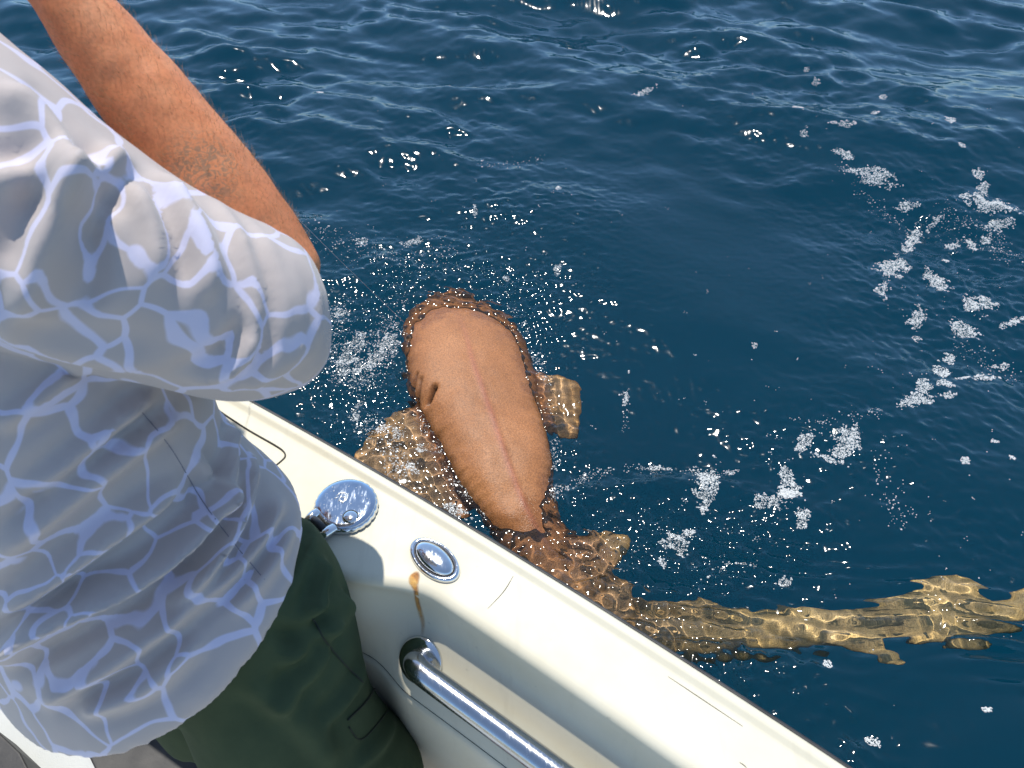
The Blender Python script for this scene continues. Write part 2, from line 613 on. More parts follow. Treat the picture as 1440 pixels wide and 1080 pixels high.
def height(X, Y):
    dist = np.hypot(X, Y)
    f1 = 1 / (1 + (dist / 60) ** 2)
    f2 = 1 / (1 + (dist / 16) ** 3)
    f3 = np.exp(-(dist / 7) ** 4)
    z = SW_A * sample(SW, 13.0, X + 3.1, Y + 1.7) * f1 * (.45 + .55 * sstep(2.5, 5.0, Y))
    pt = sstep(-.9, 1.3, sample(PATCH, 7.7, X + 1, Y + 2.2))
    far = sstep(2.2, 4.2, Y - .25 * X)                # livelier chop away from the boat's lee
    calm = np.exp(-(((X - .75) / .75) ** 2 + ((Y - 2.35) / .75) ** 2))
    m_md = (.35 + .65 * pt + .55 * far) * (1 - .72 * calm)
    m_sm = (.10 + .55 * pt ** 1.5 + .6 * far) * (1 - .8 * calm)
    zone = np.zeros_like(X)
    for cx, cy_, rx, ry, g in ZN:
        zone = np.maximum(zone, g * np.exp(-(((X - cx) / rx) ** 2 + ((Y - cy_) / ry) ** 2)))
    d = spine_dist(X, Y)
    tailz = np.exp(-((X - 1.0) / .75) ** 4 - ((Y - 1.0) / .22) ** 2)
    near = np.exp(-(np.maximum(d, 0) / .09) ** 2) * sstep(-.16, -.02, d) * sstep(.75, .3, X)
    md = sample(MD, 5.3, X, Y)
    z = z + MD_A * md * m_md * f2
    sm = sample(SM, 2.1, X + .3, Y + .4)
    z = z + SM_A * sm * (m_sm + 1.15 * zone + .25 * near + .12 * tailz) * f3
    fn = sample(FN, 1.1, X, Y)
    z = z + FN_A * fn * (.10 + .2 * pt + 1.3 * zone + 1.0 * near + .12 * tailz + .2 * far) * f3 * np.exp(-(dist / 4.5) ** 4)
    # rings running off the body
    ph = sample(MD, 5.3, X + 2, Y + 1) * 14
    z = z + .0016 * np.sin(2 * math.pi * np.maximum(d, -.1) / .034 + ph) * np.exp(-((d - .04) / .07) ** 2)
    z = z + .0040 * tailz * np.sin(2 * math.pi * (Y + .16 * X + .012 * np.sin(X * 9)) / .052 + 9 * sample(MD, 5.3, X + 1.3, Y + 4)) * (.4 + .6 * sample(PATCH, 7.7, X * 3, Y * 3) ** 2)
    # crest arc thrown up behind the shark, right of the dorsal fin
    c = onz(960, 790)
    r = np.hypot((X - c[0]) / 1.35, (Y - c[1]) / .75)
    ang = np.arctan2(Y - c[1], X - c[0])
    z = z + .018 * np.exp(-((r - .36) / .045) ** 2) * sstep(-.2, .5, ang) * sstep(3.3, 2.4, ang)
    # flat water in the lee of the hull bottom right
    return z


SW_A, MD_A, SM_A, FN_A = .17, .165, .145, .17


def build_water():
    xs = axis(-.75, 1.6, .0055, -1500, 1500, 1.010)
    ys = axis(.45, 2.75, .0055, -1500, 1500, 1.010)
    # coarsen the side behind the camera
    X, Y = np.meshgrid(xs, ys)
    Z = height(X, Y)
    nx, ny = len(xs), len(ys)
    V = np.stack([X, Y, Z], -1).reshape(-1, 3)
    idx = np.arange(nx * ny).reshape(ny, nx)
    Q = np.stack([idx[:-1, :-1], idx[:-1, 1:], idx[1:, 1:], idx[1:, :-1]], -1).reshape(-1, 4)
    me = bpy.data.meshes.new('water')
    me.vertices.add(len(V)); me.vertices.foreach_set('co', V.ravel())
    me.loops.add(Q.size); me.loops.foreach_set('vertex_index', Q.ravel().astype(np.int32))
    me.polygons.add(len(Q))
    me.polygons.foreach_set('loop_start', np.arange(0, Q.size, 4, dtype=np.int32))
    me.polygons.foreach_set('loop_total', np.full(len(Q), 4, dtype=np.int32))
    me.update(calc_edges=True)
    print('water verts', len(V))
    o = link_mesh('water', me, M_water.m)
    tag(o, 'deep blue open sea with ripples and sun glints', None, None, 'structure')
    del o['label']
    o.cycles.is_caustics_caster = True
    return o


water = build_water()
sun_d.cycles.is_caustics_light = True

me = mesh_from('deep_water', [(-1500, -1500, -1.6), (1500, -1500, -1.6), (1500, 1500, -1.6), (-1500, 1500, -1.6)], [(0, 1, 2, 3)])
tag(link_mesh('deep_water', me, M_deep.m), kind='structure')


def hz(x, y):
    return float(height(np.array([[x]]), np.array([[y]]))[0, 0])


# the animal rides with the swell
def swell(x, y):
    return float(.45 * SW_A * sample(SW, 13.0, np.array([x + 3.1]), np.array([y + 1.7]))[0])


spine0 = spine.copy()
for r_ in spine:
    r_[2] += swell(r_[0], r_[1])

# ------------------------------------------------------------------ boat
OUT0 = onz(345, 557, .95)[:2]
OUT1 = onz(1200, 1080, .95)[:2]
D = (OUT1 - OUT0) / np.linalg.norm(OUT1 - OUT0)
N_ = np.array([D[1], -D[0]])                       # towards the inside of the boat
if N_[1] > 0:
    N_ = -N_
OC = (OUT0 + OUT1) / 2
BUL = .045


def B(s, u, z):
    """boat coordinates: s along the side, u inboard from its outer edge"""
    e = u + BUL * s * s - .011
    p = OC + D * s + N_ * e
    return (p[0], p[1], z)


def su(x, y):
    q = np.array([x, y]) - OC
    s = q @ D
    return s, q @ N_ - BUL * s * s + .011


DECK = .10
boat = empty('boat', B(0, .5, DECK), 'cream fibreglass boat side with gunwale, chrome fittings and grab rail under the leaning man', 'boat')


def profile(s):
    """cross section of the moulding, from the outer lip inboard and down to the deck"""
    w = 1 - float(sstep(-.17, -.02, np.array(s)))      # 1 on the wide pad, 0 along the cockpit recess
    e = .112 + .050 * w
    pts = [(-.002, .900), (-.0015, .932), (.0015, .944), (.006, .949), (.012, .9500), (.0165, .9485), (.020, .9452),
           (.025, .9440), (.034, .9452), (.06, .9475), (e - .030, .9480), (e - .014, .9478), (e - .008, .9470), (e - .003, .9450), (e + .001, .9415), (e + .003, .9360)]
    # recess: steep step, then sloping cove; pad: straight slope
    a = [(.117, .918), (.121, .900), (.126, .882), (.134, .868), (.150, .848), (.168, .828), (.186, .806), (.195, .794)]
    b = [(e + .004, .928), (e + .010, .915), (e + .016, .900), (e + .020, .885), (e + .025, .862), (e + .029, .838), (e + .032, .812), (e + .034, .794)]
    for (ua, za), (ub, zb) in zip(a, b):
        pts.append((ua + (ub - ua) * w, za + (zb - za) * w))
    return pts


ss = np.concatenate([np.linspace(-3.2, -.8, 13), np.linspace(-.76, .9, 140), np.linspace(1.0, 2.2, 8)])


def sweep(fn, closed=False):
    V = []; F = []
    n = None
    for s in ss:
        p = fn(float(s))
        n = len(p)
        V += [B(float(s), u, z) for u, z in p]
    for i in range(len(ss) - 1):
        for k in range(n - (0 if closed else 1)):
            a = i * n + k; b = i * n + (k + 1) % n
            F.append((a, b, b + n, a + n))
    return V, F


V, F = sweep(profile)
o = link_mesh('gunwale', mesh_from('gunwale', V, F), M_gel.m, boat)
# lower liner wall below the seam
def liner(s):
    u0 = profile(s)[-1][0]
    return [(u0 - .004, .7915), (u0 + .002, .788), (u0 + .006, .775), (u0 + .012, .62), (u0 + .014, .35), (u0 + .016, DECK + .03), (u0 + .03, DECK + .004), (u0 + .06, DECK)]
V, F = sweep(liner)
link_mesh('liner_wall', mesh_from('liner_wall', V, F), M_gel.m, boat)
def seam(s):
    u0 = profile(s)[-1][0]
    return [(u0 + .0008, .7945), (u0 - .010, .793), (u0 - .010, .790), (u0 - .003, .7905)]
V, F = sweep(seam)
link_mesh('seam_strip', mesh_from('seam_strip', V, F), M_dark_gap.m, boat)
V, F = sweep(lambda s: [(-.0022, .936), (-.006, .936), (-.0095, .931), (-.0105, .920), (-.0095, .908), (-.006, .903), (-.0022, .902)], True)
link_mesh('rub_rail', mesh_from('rub_rail', V, F), M_rub.m, boat)
BEAM = 2.3
def hull(s):
    k = 0.0
    return [(.0, .905), (.012, .80), (.05, .5), (.10, .15), (.16, -.12), (.40, -.30), (BEAM / 2, -.42), (BEAM - .40, -.30), (BEAM - .16, -.12),
            (BEAM - .10, .15), (BEAM - .05, .5), (BEAM - .012, .80), (BEAM, .905)]
V, F = sweep(hull)
n = 13
base = 0
F.append(tuple(range(n))); F.append(tuple(range((len(ss) - 1) * n, len(ss) * n)))
link_mesh('hull', mesh_from('hull', V, F), M_gel.m, boat, smooth=False)
V, F = sweep(lambda s: [(.22, DECK - .002), (BEAM - .2, DECK - .002)])
M_deck = Mat('deck_gelcoat').set(Roughness=0.6)
M_deck.color(M_deck.mix(M_deck.noise(12, 5), (0.62, 0.64, 0.64), (0.50, 0.53, 0.54)))
M_deck.normal(M_deck.bump(M_deck.noise(380, 2), 0.6, 0.0012))
link_mesh('deck', mesh_from('deck', V, F), M_deck.m, boat)
def far_side(s):
    return [(BEAM - .2, DECK - .004), (BEAM - .19, .5), (BEAM - .18, .90), (BEAM - .16, .945), (BEAM - .1, .95), (BEAM - .01, .95), (BEAM, .93), (BEAM + .001, .9)]
V, F = sweep(far_side)
link_mesh('far_gunwale', mesh_from('far_gunwale', V, F), M_gel.m, boat)

# hatch outline scribed on the pad top
def top_z(u):
    return .9482 if u > .06 else .9452 + (u - .034) / .026 * .0023
hp = [onz(300, 572, .948), onz(345, 602, .948), onz(385, 625, .948), onz(398, 634, .948), onz(401, 641, .948), onz(396, 648, .948), onz(378, 662, .948), onz(340, 690, .948)]
pts = [(q[0], q[1], .9480, .0016, .0012) for q in hp]
bm = bmesh.new(); add(bm, tube_data(pts, 5, 8, (0, 0, 1))); bm_obj('hatch_groove', bm, M_dark_gap.m, boat)


def surf_pt(s, u):
    pr = profile(s)
    us = [p[0] for p in pr[3:]]; zs = [p[1] for p in pr[3:]]
    return np.array(B(s, u, float(np.interp(u, us, zs))))


# thin hairline scratches on the gunwale top
for k, (pa, pb, pc) in enumerate([((722, 808), (708, 832), (686, 856)), ((940, 950), (985, 980), (1045, 1020)), ((1040, 1072), (1046, 1076), (1050, 1080))]):
    pp = []
    for j, (x, y) in enumerate((pa, pb, pc)):
        q = onz(x, y, .9478); s, u = su(q[0], q[1]); w = surf_pt(s, u)
        pp.append((w[0], w[1], w[2] + .0001, (.0003, .0006, .0003)[j], .0003))
    bm = bmesh.new(); add(bm, tube_data(pp, 6, 6)); bm_obj('scratch_mark', bm, M_dark_gap.m, boat)

# rust stain: thin film following the moulding
from mathutils.bvhtree import BVHTree
_gm = bpy.data.objects['gunwale'].data
gun_bvh = BVHTree.FromPolygons([tuple(v.co) for v in _gm.vertices], [tuple(p.vertices) for p in _gm.polygons])
V = []; F = []; st = []
path = [(586, 803, 3), (583, 811, 6.5), (582, 820, 6), (585, 830, 3.5), (587, 845, 3.2), (591, 860, 3.4), (595, 876, 3), (594, 893, 2)]
pc = catmull(path, 20)
for i, (x, y, w) in enumerate(pc):
    for k in range(9):
        f = (k - 4) / 4
        d = ray(x + f * w * 1.3, y)
        h_ = gun_bvh.ray_cast(Vector((0, 0, CZ)), Vector(d).normalized())
        lo = np.array(h_[0]) + np.array(h_[1]) * (.0005 if np.array(h_[1]) @ d < 0 else -.0005)
        V.append(lo)
        st.append(1.25 * min(1, i / 14) * (1 - abs(f) ** 1.6) * (1 - max(0, i / len(pc) - .6) * 2) * (.75 + .35 * (i < 44)))
for i in range(len(pc) - 1):
    for k in range(8):
        a = i * 9 + k
        F.append((a, a + 1, a + 10, a + 9))
me = mesh_from('rust_stain', V, F); attr(me, 'stain', np.clip(st, 0, 1))
link_mesh('rust_stain', me, M_rust.m, boat)


# --- round filler cap
def disc_lathe(c, prof, sides=64, ex=(1, 0, 0), ey=(0, 1, 0), ez=(0, 0, 1), sx=1.0, sy=1.0, teeth=None):
    c = np.array(c); ex, ey, ez = map(np.array, (ex, ey, ez))
    V = []; F = []
    for j, (r, z) in enumerate(prof):
        for k in range(sides):
            th = 2 * math.pi * k / sides
            rr = r
            if teeth and teeth[0] <= j <= teeth[1]:
                rr = r - (.0013 if (k % 4) == 0 else 0)
            V.append(c + ex * rr * sx * math.cos(th) + ey * rr * sy * math.sin(th) + ez * z)
    for j in range(len(prof) - 1):
        for k in range(sides):
            a = j * sides + k; b = j * sides + (k + 1) % sides
            F.append((a, b, b + sides, a + sides))
    V.append(c + ez * prof[-1][1]); V.append(c + ez * prof[0][1])
    for k in range(sides):
        F.append(((len(prof) - 1) * sides + k, (len(prof) - 1) * sides + (k + 1) % sides, len(V) - 2))
        F.append(((k + 1) % sides, k, len(V) - 1))
    return V, F


D3 = np.array([D[0], D[1], 0]); N3 = np.array([N_[0], N_[1], 0]); Z3 = np.array([0, 0, 1.0])
cc = onz(486, 709, .957); cc[2] = .9478
ang0 = R(0)
bm = bmesh.new(); add(bm, disc_lathe(cc, [(.0455, -.002), (.0462, .003), (.0455, .0075), (.0440, .0090), (.0425, .0095)], 96, teeth=(1, 3)))
cap = bm_obj('fuel_filler_cap', bm, M_chrome.m, boat)
lid_tilt = Z3
bm = bmesh.new(); add(bm, disc_lathe(cc + Z3 * .0096, [(.0425, -.001), (.0430, .0008), (.0422, .0020), (.034, .0026), (.02, .0029), (.006, .0030)], 96))
M_lid = chrome('brushed_lid', 0.07, (0.52, 0.58, 0.66))
M_lid.t.links.remove(M_lid.b.inputs['Normal'].links[0])
lid = bm_obj('lid', bm, M_lid.m, cap)
# hinge lugs at the lower left, pivot pin and lift tab
hd = onz(455, 733, .957) - onz(486, 709, .957); hd[2] = 0; hd /= np.linalg.norm(hd)
hs = np.array([-hd[1], hd[0], 0])
for sg in (-1, 1):
    bm = bmesh.new()
    add(bm, tube_data([(*(cc + hd * .034 + hs * sg * .019 + Z3 * .009), .007, .0045), (*(cc + hd * .044 + hs * sg * .0185 + Z3 * .010), .0075, .006), (*(cc + hd * .053 + hs * sg * .018 + Z3 * .008), .0065, .006), (*(cc + hd * .0575 + hs * sg * .018 + Z3 * .005), .004, .004)], 5, 16, hs))
    bm_obj('hinge_lug', bm, M_chrome.m, cap)
bm = bmesh.new(); add(bm, tube_data([(*(cc + hd * .047 + hs * -.014 + Z3 * .009), .006), (*(cc + hd * .047 + hs * .014 + Z3 * .009), .006)], 2, 16)); bm_obj('hinge_pin', bm, M_rub.m, cap)
td = onz(493, 728, .957) - onz(486, 709, .957); td[2] = 0; td /= np.linalg.norm(td)
tc = cc + td * .026 + Z3 * .0125
bm = bmesh.new(); add(bm, ball(tc, .0105, .0105, .0035, 20)); bm_obj('lift_tab', bm, M_chrome.m, cap)
pts = [(*(tc + np.array([math.cos(a), math.sin(a), 0]) * .0108 + Z3 * .0006), .0006) for a in np.linspace(-.3, math.pi + .9, 16)]
bm = bmesh.new(); add(bm, tube_data(pts, 2, 8)); bm_obj('tab_groove', bm, M_dark_gap.m, cap)
# embossed mark on the lid: an open square with two crossing letter-like strokes
def lid_xy(px, py):
    q = onz(px, py, .9618)
    return np.array([q[0], q[1], 0])
strokes = [[(477, 693), (484, 692), (489, 696), (486, 703), (480, 705), (477, 700)], [(473, 697), (481, 689)], [(476, 704), (483, 690)], [(481, 699), (488, 697)], [(481, 707), (490, 693)], [(470, 700), (476, 698)]]
bm = bmesh.new()
for stq in strokes:
    pts = []
    for x, y in stq:
        q = lid_xy(x, y); r = math.hypot(q[0] - cc[0], q[1] - cc[1])
        pts.append((q[0], q[1], cc[2] + .0096 + float(np.interp(r, [0, .006, .02, .034, .042], [.0031, .0030, .0029, .0026, .002])), .0010, .0007))
    add(bm, tube_data(pts, 2, 6))
M_em = Mat('emblem_silver').set(Base_Color=(0.8, 0.8, 0.78), Metallic=0.6, Roughness=0.3)
bm_obj('emblem', bm, M_em.m, cap)
# water drops on the lid
M_drop = Mat('water_drop').set(Base_Color=(0.9, 0.95, 1.0), Roughness=0.02, Metallic=0.0, Specular_IOR_Level=0.9)
M_drop.b.inputs['Alpha'].default_value = 0.45
bm = bmesh.new()
for k in range(30):
    a = random.uniform(0, 6.28); r = .038 * math.sqrt(random.random())
    h_ = float(np.interp(r, [0, .006, .02, .034, .042], [.0031, .0030, .0029, .0026, .002]))
    rr = random.uniform(.0004, .0014)
    add(bm, ball(cc + np.array([r * math.cos(a), r * math.sin(a), .0096 + h_]), rr, rr * random.uniform(.8, 1.3), rr * .4, 8))
o = bm_obj('water_drops', bm, M_drop.m, cap); o['kind'] = 'stuff'

# --- oval rod holder with domed plug
rc = onz(611, 786, .952); rc[2] = .9465
ax = onz(641, 812, .952) - onz(583, 761, .952); ax[2] = 0; ax /= np.linalg.norm(ax)
ay = np.array([-ax[1], ax[0], 0])
def oval(px_a, py_a): pass
bm = bmesh.new()
add(bm, disc_lathe(rc, [(1, -.003), (1.0, .003), (.985, .0055), (.93, .0075), (.86, .0078), (.80, .0060), (.77, .003)], 72, ax, ay, Z3, .0430, .0245))
rod = bm_obj('rod_holder', bm, M_chrome.m, boat)
bm = bmesh.new()
dome = [(1, .001), (1.0, .0055), (.97, .0085), (.88, .0110), (.70, .0128), (.45, .0138), (.2, .0142)]
add(bm, disc_lathe(rc, dome, 64, ax, ay, Z3, .0335, .0172))
bm_obj('plug', bm, M_chrome.m, rod)
bm = bmesh.new()
pts = [(*(rc + ax * .0352 * math.cos(a) + ay * .0188 * math.sin(a) + Z3 * .0052), .0014) for a in np.linspace(0, 2 * math.pi, 41)]
add(bm, tube_data(pts, 1, 8)); bm_obj('rubber_gasket', bm, M_rub.m, rod)

# --- grab rail
ra = P(588, 925, 1.085); rb = P(640, 955, 1.045); r1 = P(830, 1095, .985)
fl = ra + np.array([.004, .004, -.006])
dirr = r1 - rb; dirr[2] = 0; dirr /= np.linalg.norm(dirr)
zr = .880
s0, u0 = su(*onz(592, 925, .845)[:2])
def Bp(s, u, z): return np.array(B(s, u, z))
zsurf = float(np.interp(u0, [p[0] for p in profile(s0)[3:]], [p[1] for p in profile(s0)[3:]]))
flc = Bp(s0, u0, zsurf)
nrm = np.array([N_[0] * .72, N_[1] * .72, .69])
u_r = u0 + .022
RR = .0168
pts = [(*(flc + nrm * -.004), RR), (*(flc + nrm * .012), RR), (*(Bp(s0 + .006, u_r - .006, zsurf + .024)), RR), (*(Bp(s0 + .022, u_r, zsurf + .030)), RR), (*(Bp(s0 + .06, u_r + .001, zsurf + .031)), RR)]
for s in np.arange(s0 + .12, s0 + 1.25, .08):
    pts.append((*Bp(s, u_r + .001, zsurf + .031), RR))
se = s0 + 1.33
pts += [(*Bp(se - .04, u_r, zsurf + .030), RR), (*Bp(se, u_r - .02, zsurf + .010), RR), (*Bp(se, u_r - .03, zsurf - .01), RR)]
bm = bmesh.new(); add(bm, tube_data(pts, 8, 32))
rail = bm_obj('grab_rail', bm, M_steel_dark.m, boat)
ex = np.array([D[0], D[1], 0]); ey = np.cross(nrm, ex); ey /= np.linalg.norm(ey)
for sq in (s0, se):
    c = flc if sq == s0 else Bp(se, u0 - .01, zsurf)
    bm = bmesh.new(); add(bm, disc_lathe(c, [(.0335, -.004), (.0342, .003), (.0325, .0060), (.026, .0078), (.018, .0082)], 48, ex, ey, nrm))
    bm_obj('flange', bm, M_chrome.m, rail)

# ------------------------------------------------------------------ deck things at the lower left
def deck_quad(name, pxs, z0, th, mat, label, cat):
    pts = [onz(x, y, z0 + th) for x, y in pxs]
    c = np.mean(pts, axis=0)
    bm = bmesh.new()
    vb = [bm.verts.new((p[0], p[1], z0 + .002)) for p in pts]
    vt = [bm.verts.new((p[0], p[1], z0 + th)) for p in pts]
    bm.faces.new(vt); bm.faces.new(vb[::-1])
    for k in range(len(pts)):
        j = (k + 1) % len(pts)
        bm.faces.new((vb[k], vb[j], vt[j], vt[k]))
    o = bm_obj(name, bm, mat, smooth=False, bevel=.004)
    return tag(o, label, cat)


deck_quad('deck_mat', [(100, 1012), (330, 1062), (380, 1300), (215, 1300), (135, 1085)], DECK, .012, M_rub.m, 'black rubber deck mat under the hem of the grey patterned shirt', 'mat')
o = deck_quad('storage_box', [(-260, 1005), (-10, 1022), (28, 1058), (60, 1120), (140, 1300), (-260, 1300)], DECK, .11, M_rub.m, 'black storage box at the lower left corner on the white deck', 'box')

# ------------------------------------------------------------------ shark
parts = [tube_data(spine, 5, 36, None, 2.3)]
# keep the belly-to-back axis upright
parts = [tube_data([(x, y, z, w, h) for x, y, z, w, h in spine], 5, 36, None, 2.3)]
def upright_tube(sp, seg=6, sides=40):
    c = catmull(sp, seg)
    V = []; F = []
    T = np.gradient(c[:, :3], axis=0)
    for i in range(len(c)):
        t = T[i].copy(); t[2] = 0; t /= np.linalg.norm(t)
        s = np.array([t[1], -t[0], 0])
        for k in range(sides):
            th = 2 * math.pi * k / sides
            cx, sx = math.cos(th), math.sin(th)
            e = .86
            off = s * c[i, 3] * math.copysign(abs(cx) ** e, cx)
            V.append(c[i, :3] + off + Z3 * (c[i, 4] * math.copysign(abs(sx) ** e, sx) - .17 * off[0] * max(0, 1 - 1.7 * i / len(c))))
    n = len(c)
    for i in range(n - 1):
        for k in range(sides):
            a = i * sides + k; b = i * sides + (k + 1) % sides
            F.append((a, b, b + sides, a + sides))
    V.append(c[0, :3]); V.append(c[-1, :3])
    for k in range(sides):
        F.append((n * sides, (k + 1) % sides, k)); F.append((n * sides + 1, (n - 1) * sides + k, (n - 1) * sides + (k + 1) % sides))
    return V, F


def fin(outline, th=.009, root=None):
    """outline: (px, py, z) rim of a fin blade, given thickness; thicker towards the root centre"""
    pts = []
    for x, y, z in outline:
        q = onz(x, y, z * .7); pts.append(np.array([q[0], q[1], z + swell(q[0], q[1])]))
    pts = catmull(np.array(pts + [pts[0]]), 4)[:-1]
    c = pts.mean(0)
    V = []; F = []
    n = len(pts)
    rings = [(1.0, .25), (.94, .7), (.7, 1.0), (.35, 1.3)]
    for sgn in (1, -1):
        for f, t in rings:
            for p in pts:
                V.append(c + (p - c) * f + Z3 * sgn * th * t)
        V.append(c + Z3 * sgn * th * 1.4)
    m = len(rings) * n + 1
    for sI in range(2):
        o_ = sI * m
        for r_ in range(len(rings) - 1):
            for k in range(n):
                a = o_ + r_ * n + k; b = o_ + r_ * n + (k + 1) % n
                F.append((a, b, b + n, a + n))
        for k in range(n):
            F.append((o_ + (len(rings) - 1) * n + k, o_ + (len(rings) - 1) * n + (k + 1) % n, o_ + m - 1))
    for k in range(n):
        F.append((k, (k + 1) % n, m + (k + 1) % n, m + k))
    return V, F


parts = [upright_tube(spine)]
parts.append(fin([(615, 560, -.05), (570, 568, -.05), (530, 595, -.06), (500, 632, -.07), (492, 668, -.09), (540, 705, -.10), (610, 722, -.11), (665, 715, -.11), (690, 660, -.09), (660, 600, -.06)], .011))
parts.append(fin([(748, 515, -.06), (785, 520, -.06), (815, 532, -.07), (820, 556, -.09), (812, 608, -.12), (786, 612, -.12), (765, 590, -.08), (745, 560, -.06)], .010))
parts.append(fin([(765, 735, -.05), (815, 742, -.05), (868, 740, -.035), (888, 752, -.03), (872, 785, -.05), (850, 820, -.06), (810, 815, -.07)], .009))      # first dorsal, folded over
parts.append(fin([(820, 800, -.08), (870, 800, -.07), (893, 822, -.07), (892, 866, -.08), (860, 872, -.09), (825, 840, -.09)], .009))                       # pelvic
parts.append(fin([(1190, 890, -.07), (1240, 900, -.08), (1282, 932, -.10), (1262, 938, -.10), (1215, 918, -.09), (1165, 900, -.08)], .008))
parts.append(fin([(1075, 868, -.08), (1120, 846, -.08), (1190, 846, -.07), (1262, 836, -.07), (1300, 812, -.08), (1345, 806, -.09), (1378, 828, -.09), (1398, 862, -.09), (1388, 898, -.10), (1330, 910, -.10), (1260, 902, -.09), (1190, 898, -.09), (1110, 892, -.09)], .013))
parts.append(fin([(940, 838, -.08), (985, 828, -.07), (1010, 832, -.07), (1040, 860, -.08), (980, 870, -.09)], .008))
parts.append(fin([(1385, 850, -.08), (1420, 842, -.07), (1450, 826, -.05), (1470, 850, -.05), (1440, 872, -.08), (1395, 880, -.09)], .010))
me = fused('nurse_shark', parts, .0075, 8)
co = get_co(me); no = get_no(me)
X, Y = co[:, 0], co[:, 1]
c = catmull(spine[:, :5], 8)
cl = c[:, :2]
bd = np.full(len(co), 9.0); bi = np.zeros(len(co), int)
for i in range(len(cl)):
    d = np.hypot(X - cl[i, 0], Y - cl[i, 1]); m = d < bd
    bd[m] = d[m]; bi[m] = i
arc = bi / len(cl)
# shallow muscle folds along the flank, low midline ridge, gill creases
T = np.gradient(cl, axis=0); T /= np.linalg.norm(T, axis=1)[:, None]
side = (X - cl[bi, 0]) * T[bi, 1] - (Y - cl[bi, 1]) * T[bi, 0]         # + is the left of the picture? resolved below
wloc = c[bi, 3]
ridge = np.exp(-(side / .009) ** 2) * sstep(.10, .3, arc) * sstep(.58, .46, arc) * (no[:, 2] > .3)
disp = .0035 * ridge * sstep(.18, .36, arc)
disp += .0013 * np.sin(arc * 420 + 6 * vnoise(co, 9)) * sstep(.55, .9, np.abs(side) / (wloc + 1e-6)) * sstep(.2, .33, arc) * sstep(.62, .5, arc)
disp += .006 * vnoise(co, 6) + .0016 * vnoise(co, 24) + .004 * vnoise(co, 15, 4.0) * sstep(.24, .34, arc)
# gill pouch left of the head with dark slit
gp = [onz(607, 552, .03), onz(594, 548, .0), onz(586, 545, -.01), onz(602, 562, .01)]
dark = np.zeros(len(co))
def slit(pa, pb, w, dep):
    global disp, dark
    a = onz(*pa, .03)[:2]; b = onz(*pb, .03)[:2]
    t = np.clip(((X - a[0]) * (b - a)[0] + (Y - a[1]) * (b - a)[1]) / ((b - a) @ (b - a)), 0, 1)
    d = np.hypot(X - a[0] - t * (b - a)[0], Y - a[1] - t * (b - a)[1])
    g = np.exp(-(d / w) ** 2) * (no[:, 2] > -.2)
    disp = disp - dep * g
    return g
g1 = slit((611, 546), (602, 560), .0085, .026)
dark = np.maximum(dark, np.clip(g1 * 1.5 - .25, 0, 1))
for pa, pb in (((594, 530), (587, 556)), ((588, 522), (580, 548))):
    g = slit(pa, pb, .006, .010); dark = np.maximum(dark, g * .5)
bul = np.exp(-(((X - onz(588, 535)[0]) / .06) ** 2 + ((Y - onz(588, 535)[1]) / .09) ** 2))
disp = disp + .012 * bul * (1 - g1)
co = co + no * disp[:, None]
set_co(me, co)
zw = height(co[:, 0][None], co[:, 1][None])[0]
wet = 1 - sstep(.004, .034, co[:, 2] - zw + .016 * vnoise(co, 24, 2.0) + .008 * vnoise(co, 70))
wet = wet * sstep(-.004, .003, co[:, 2] - zw)
attr(me, 'wet', wet); attr(me, 'ridge', ridge); attr(me, 'dark', dark)
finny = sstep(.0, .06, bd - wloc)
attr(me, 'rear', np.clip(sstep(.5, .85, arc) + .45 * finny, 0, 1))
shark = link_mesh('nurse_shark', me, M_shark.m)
tag(shark, 'brown nurse shark at the surface beside the boat, its pale tail trailing under water', 'shark')
shark.cycles.is_caustics_receiver = True

# ------------------------------------------------------------------ person
FW = np.array([D[1] * -1, D[0], 0]);  FW = -N3                        # faces outboard
RT = np.array([FW[1], -FW[0], 0])
pelvis = np.array([-.46, .52, .96])
hipR = pelvis + RT * .10 + np.array([.0, -.02, -.03]); hipL = pelvis - RT * .11
shR = P(-15, 300, .72); shL = shR - RT * .38 + np.array([0, 0, -.02])
elR = P(395, 390, .89); wrR = P(100, 4, .80)
chest = (shR + shL) / 2 + np.array([0, 0, -.02])
neck = chest + np.array([-.02, .03, .12]); head = neck + np.array([-.03, .05, .15])
kneeR = np.array([-.225, .345, .56]); ankR = np.array([-.27, .12, .19])
kneeL = np.array([-.46, .50, .56]); ankL = np.array([-.52, .27, .19])
elL = shL + FW * .12 + np.array([-.17, .02, -.14]); wrL = P(-60, -330, .86)
def row(p, a, b=None): return (*p, a, b if b is not None else a)
def lerp(a, b, t): return a + (b - a) * t


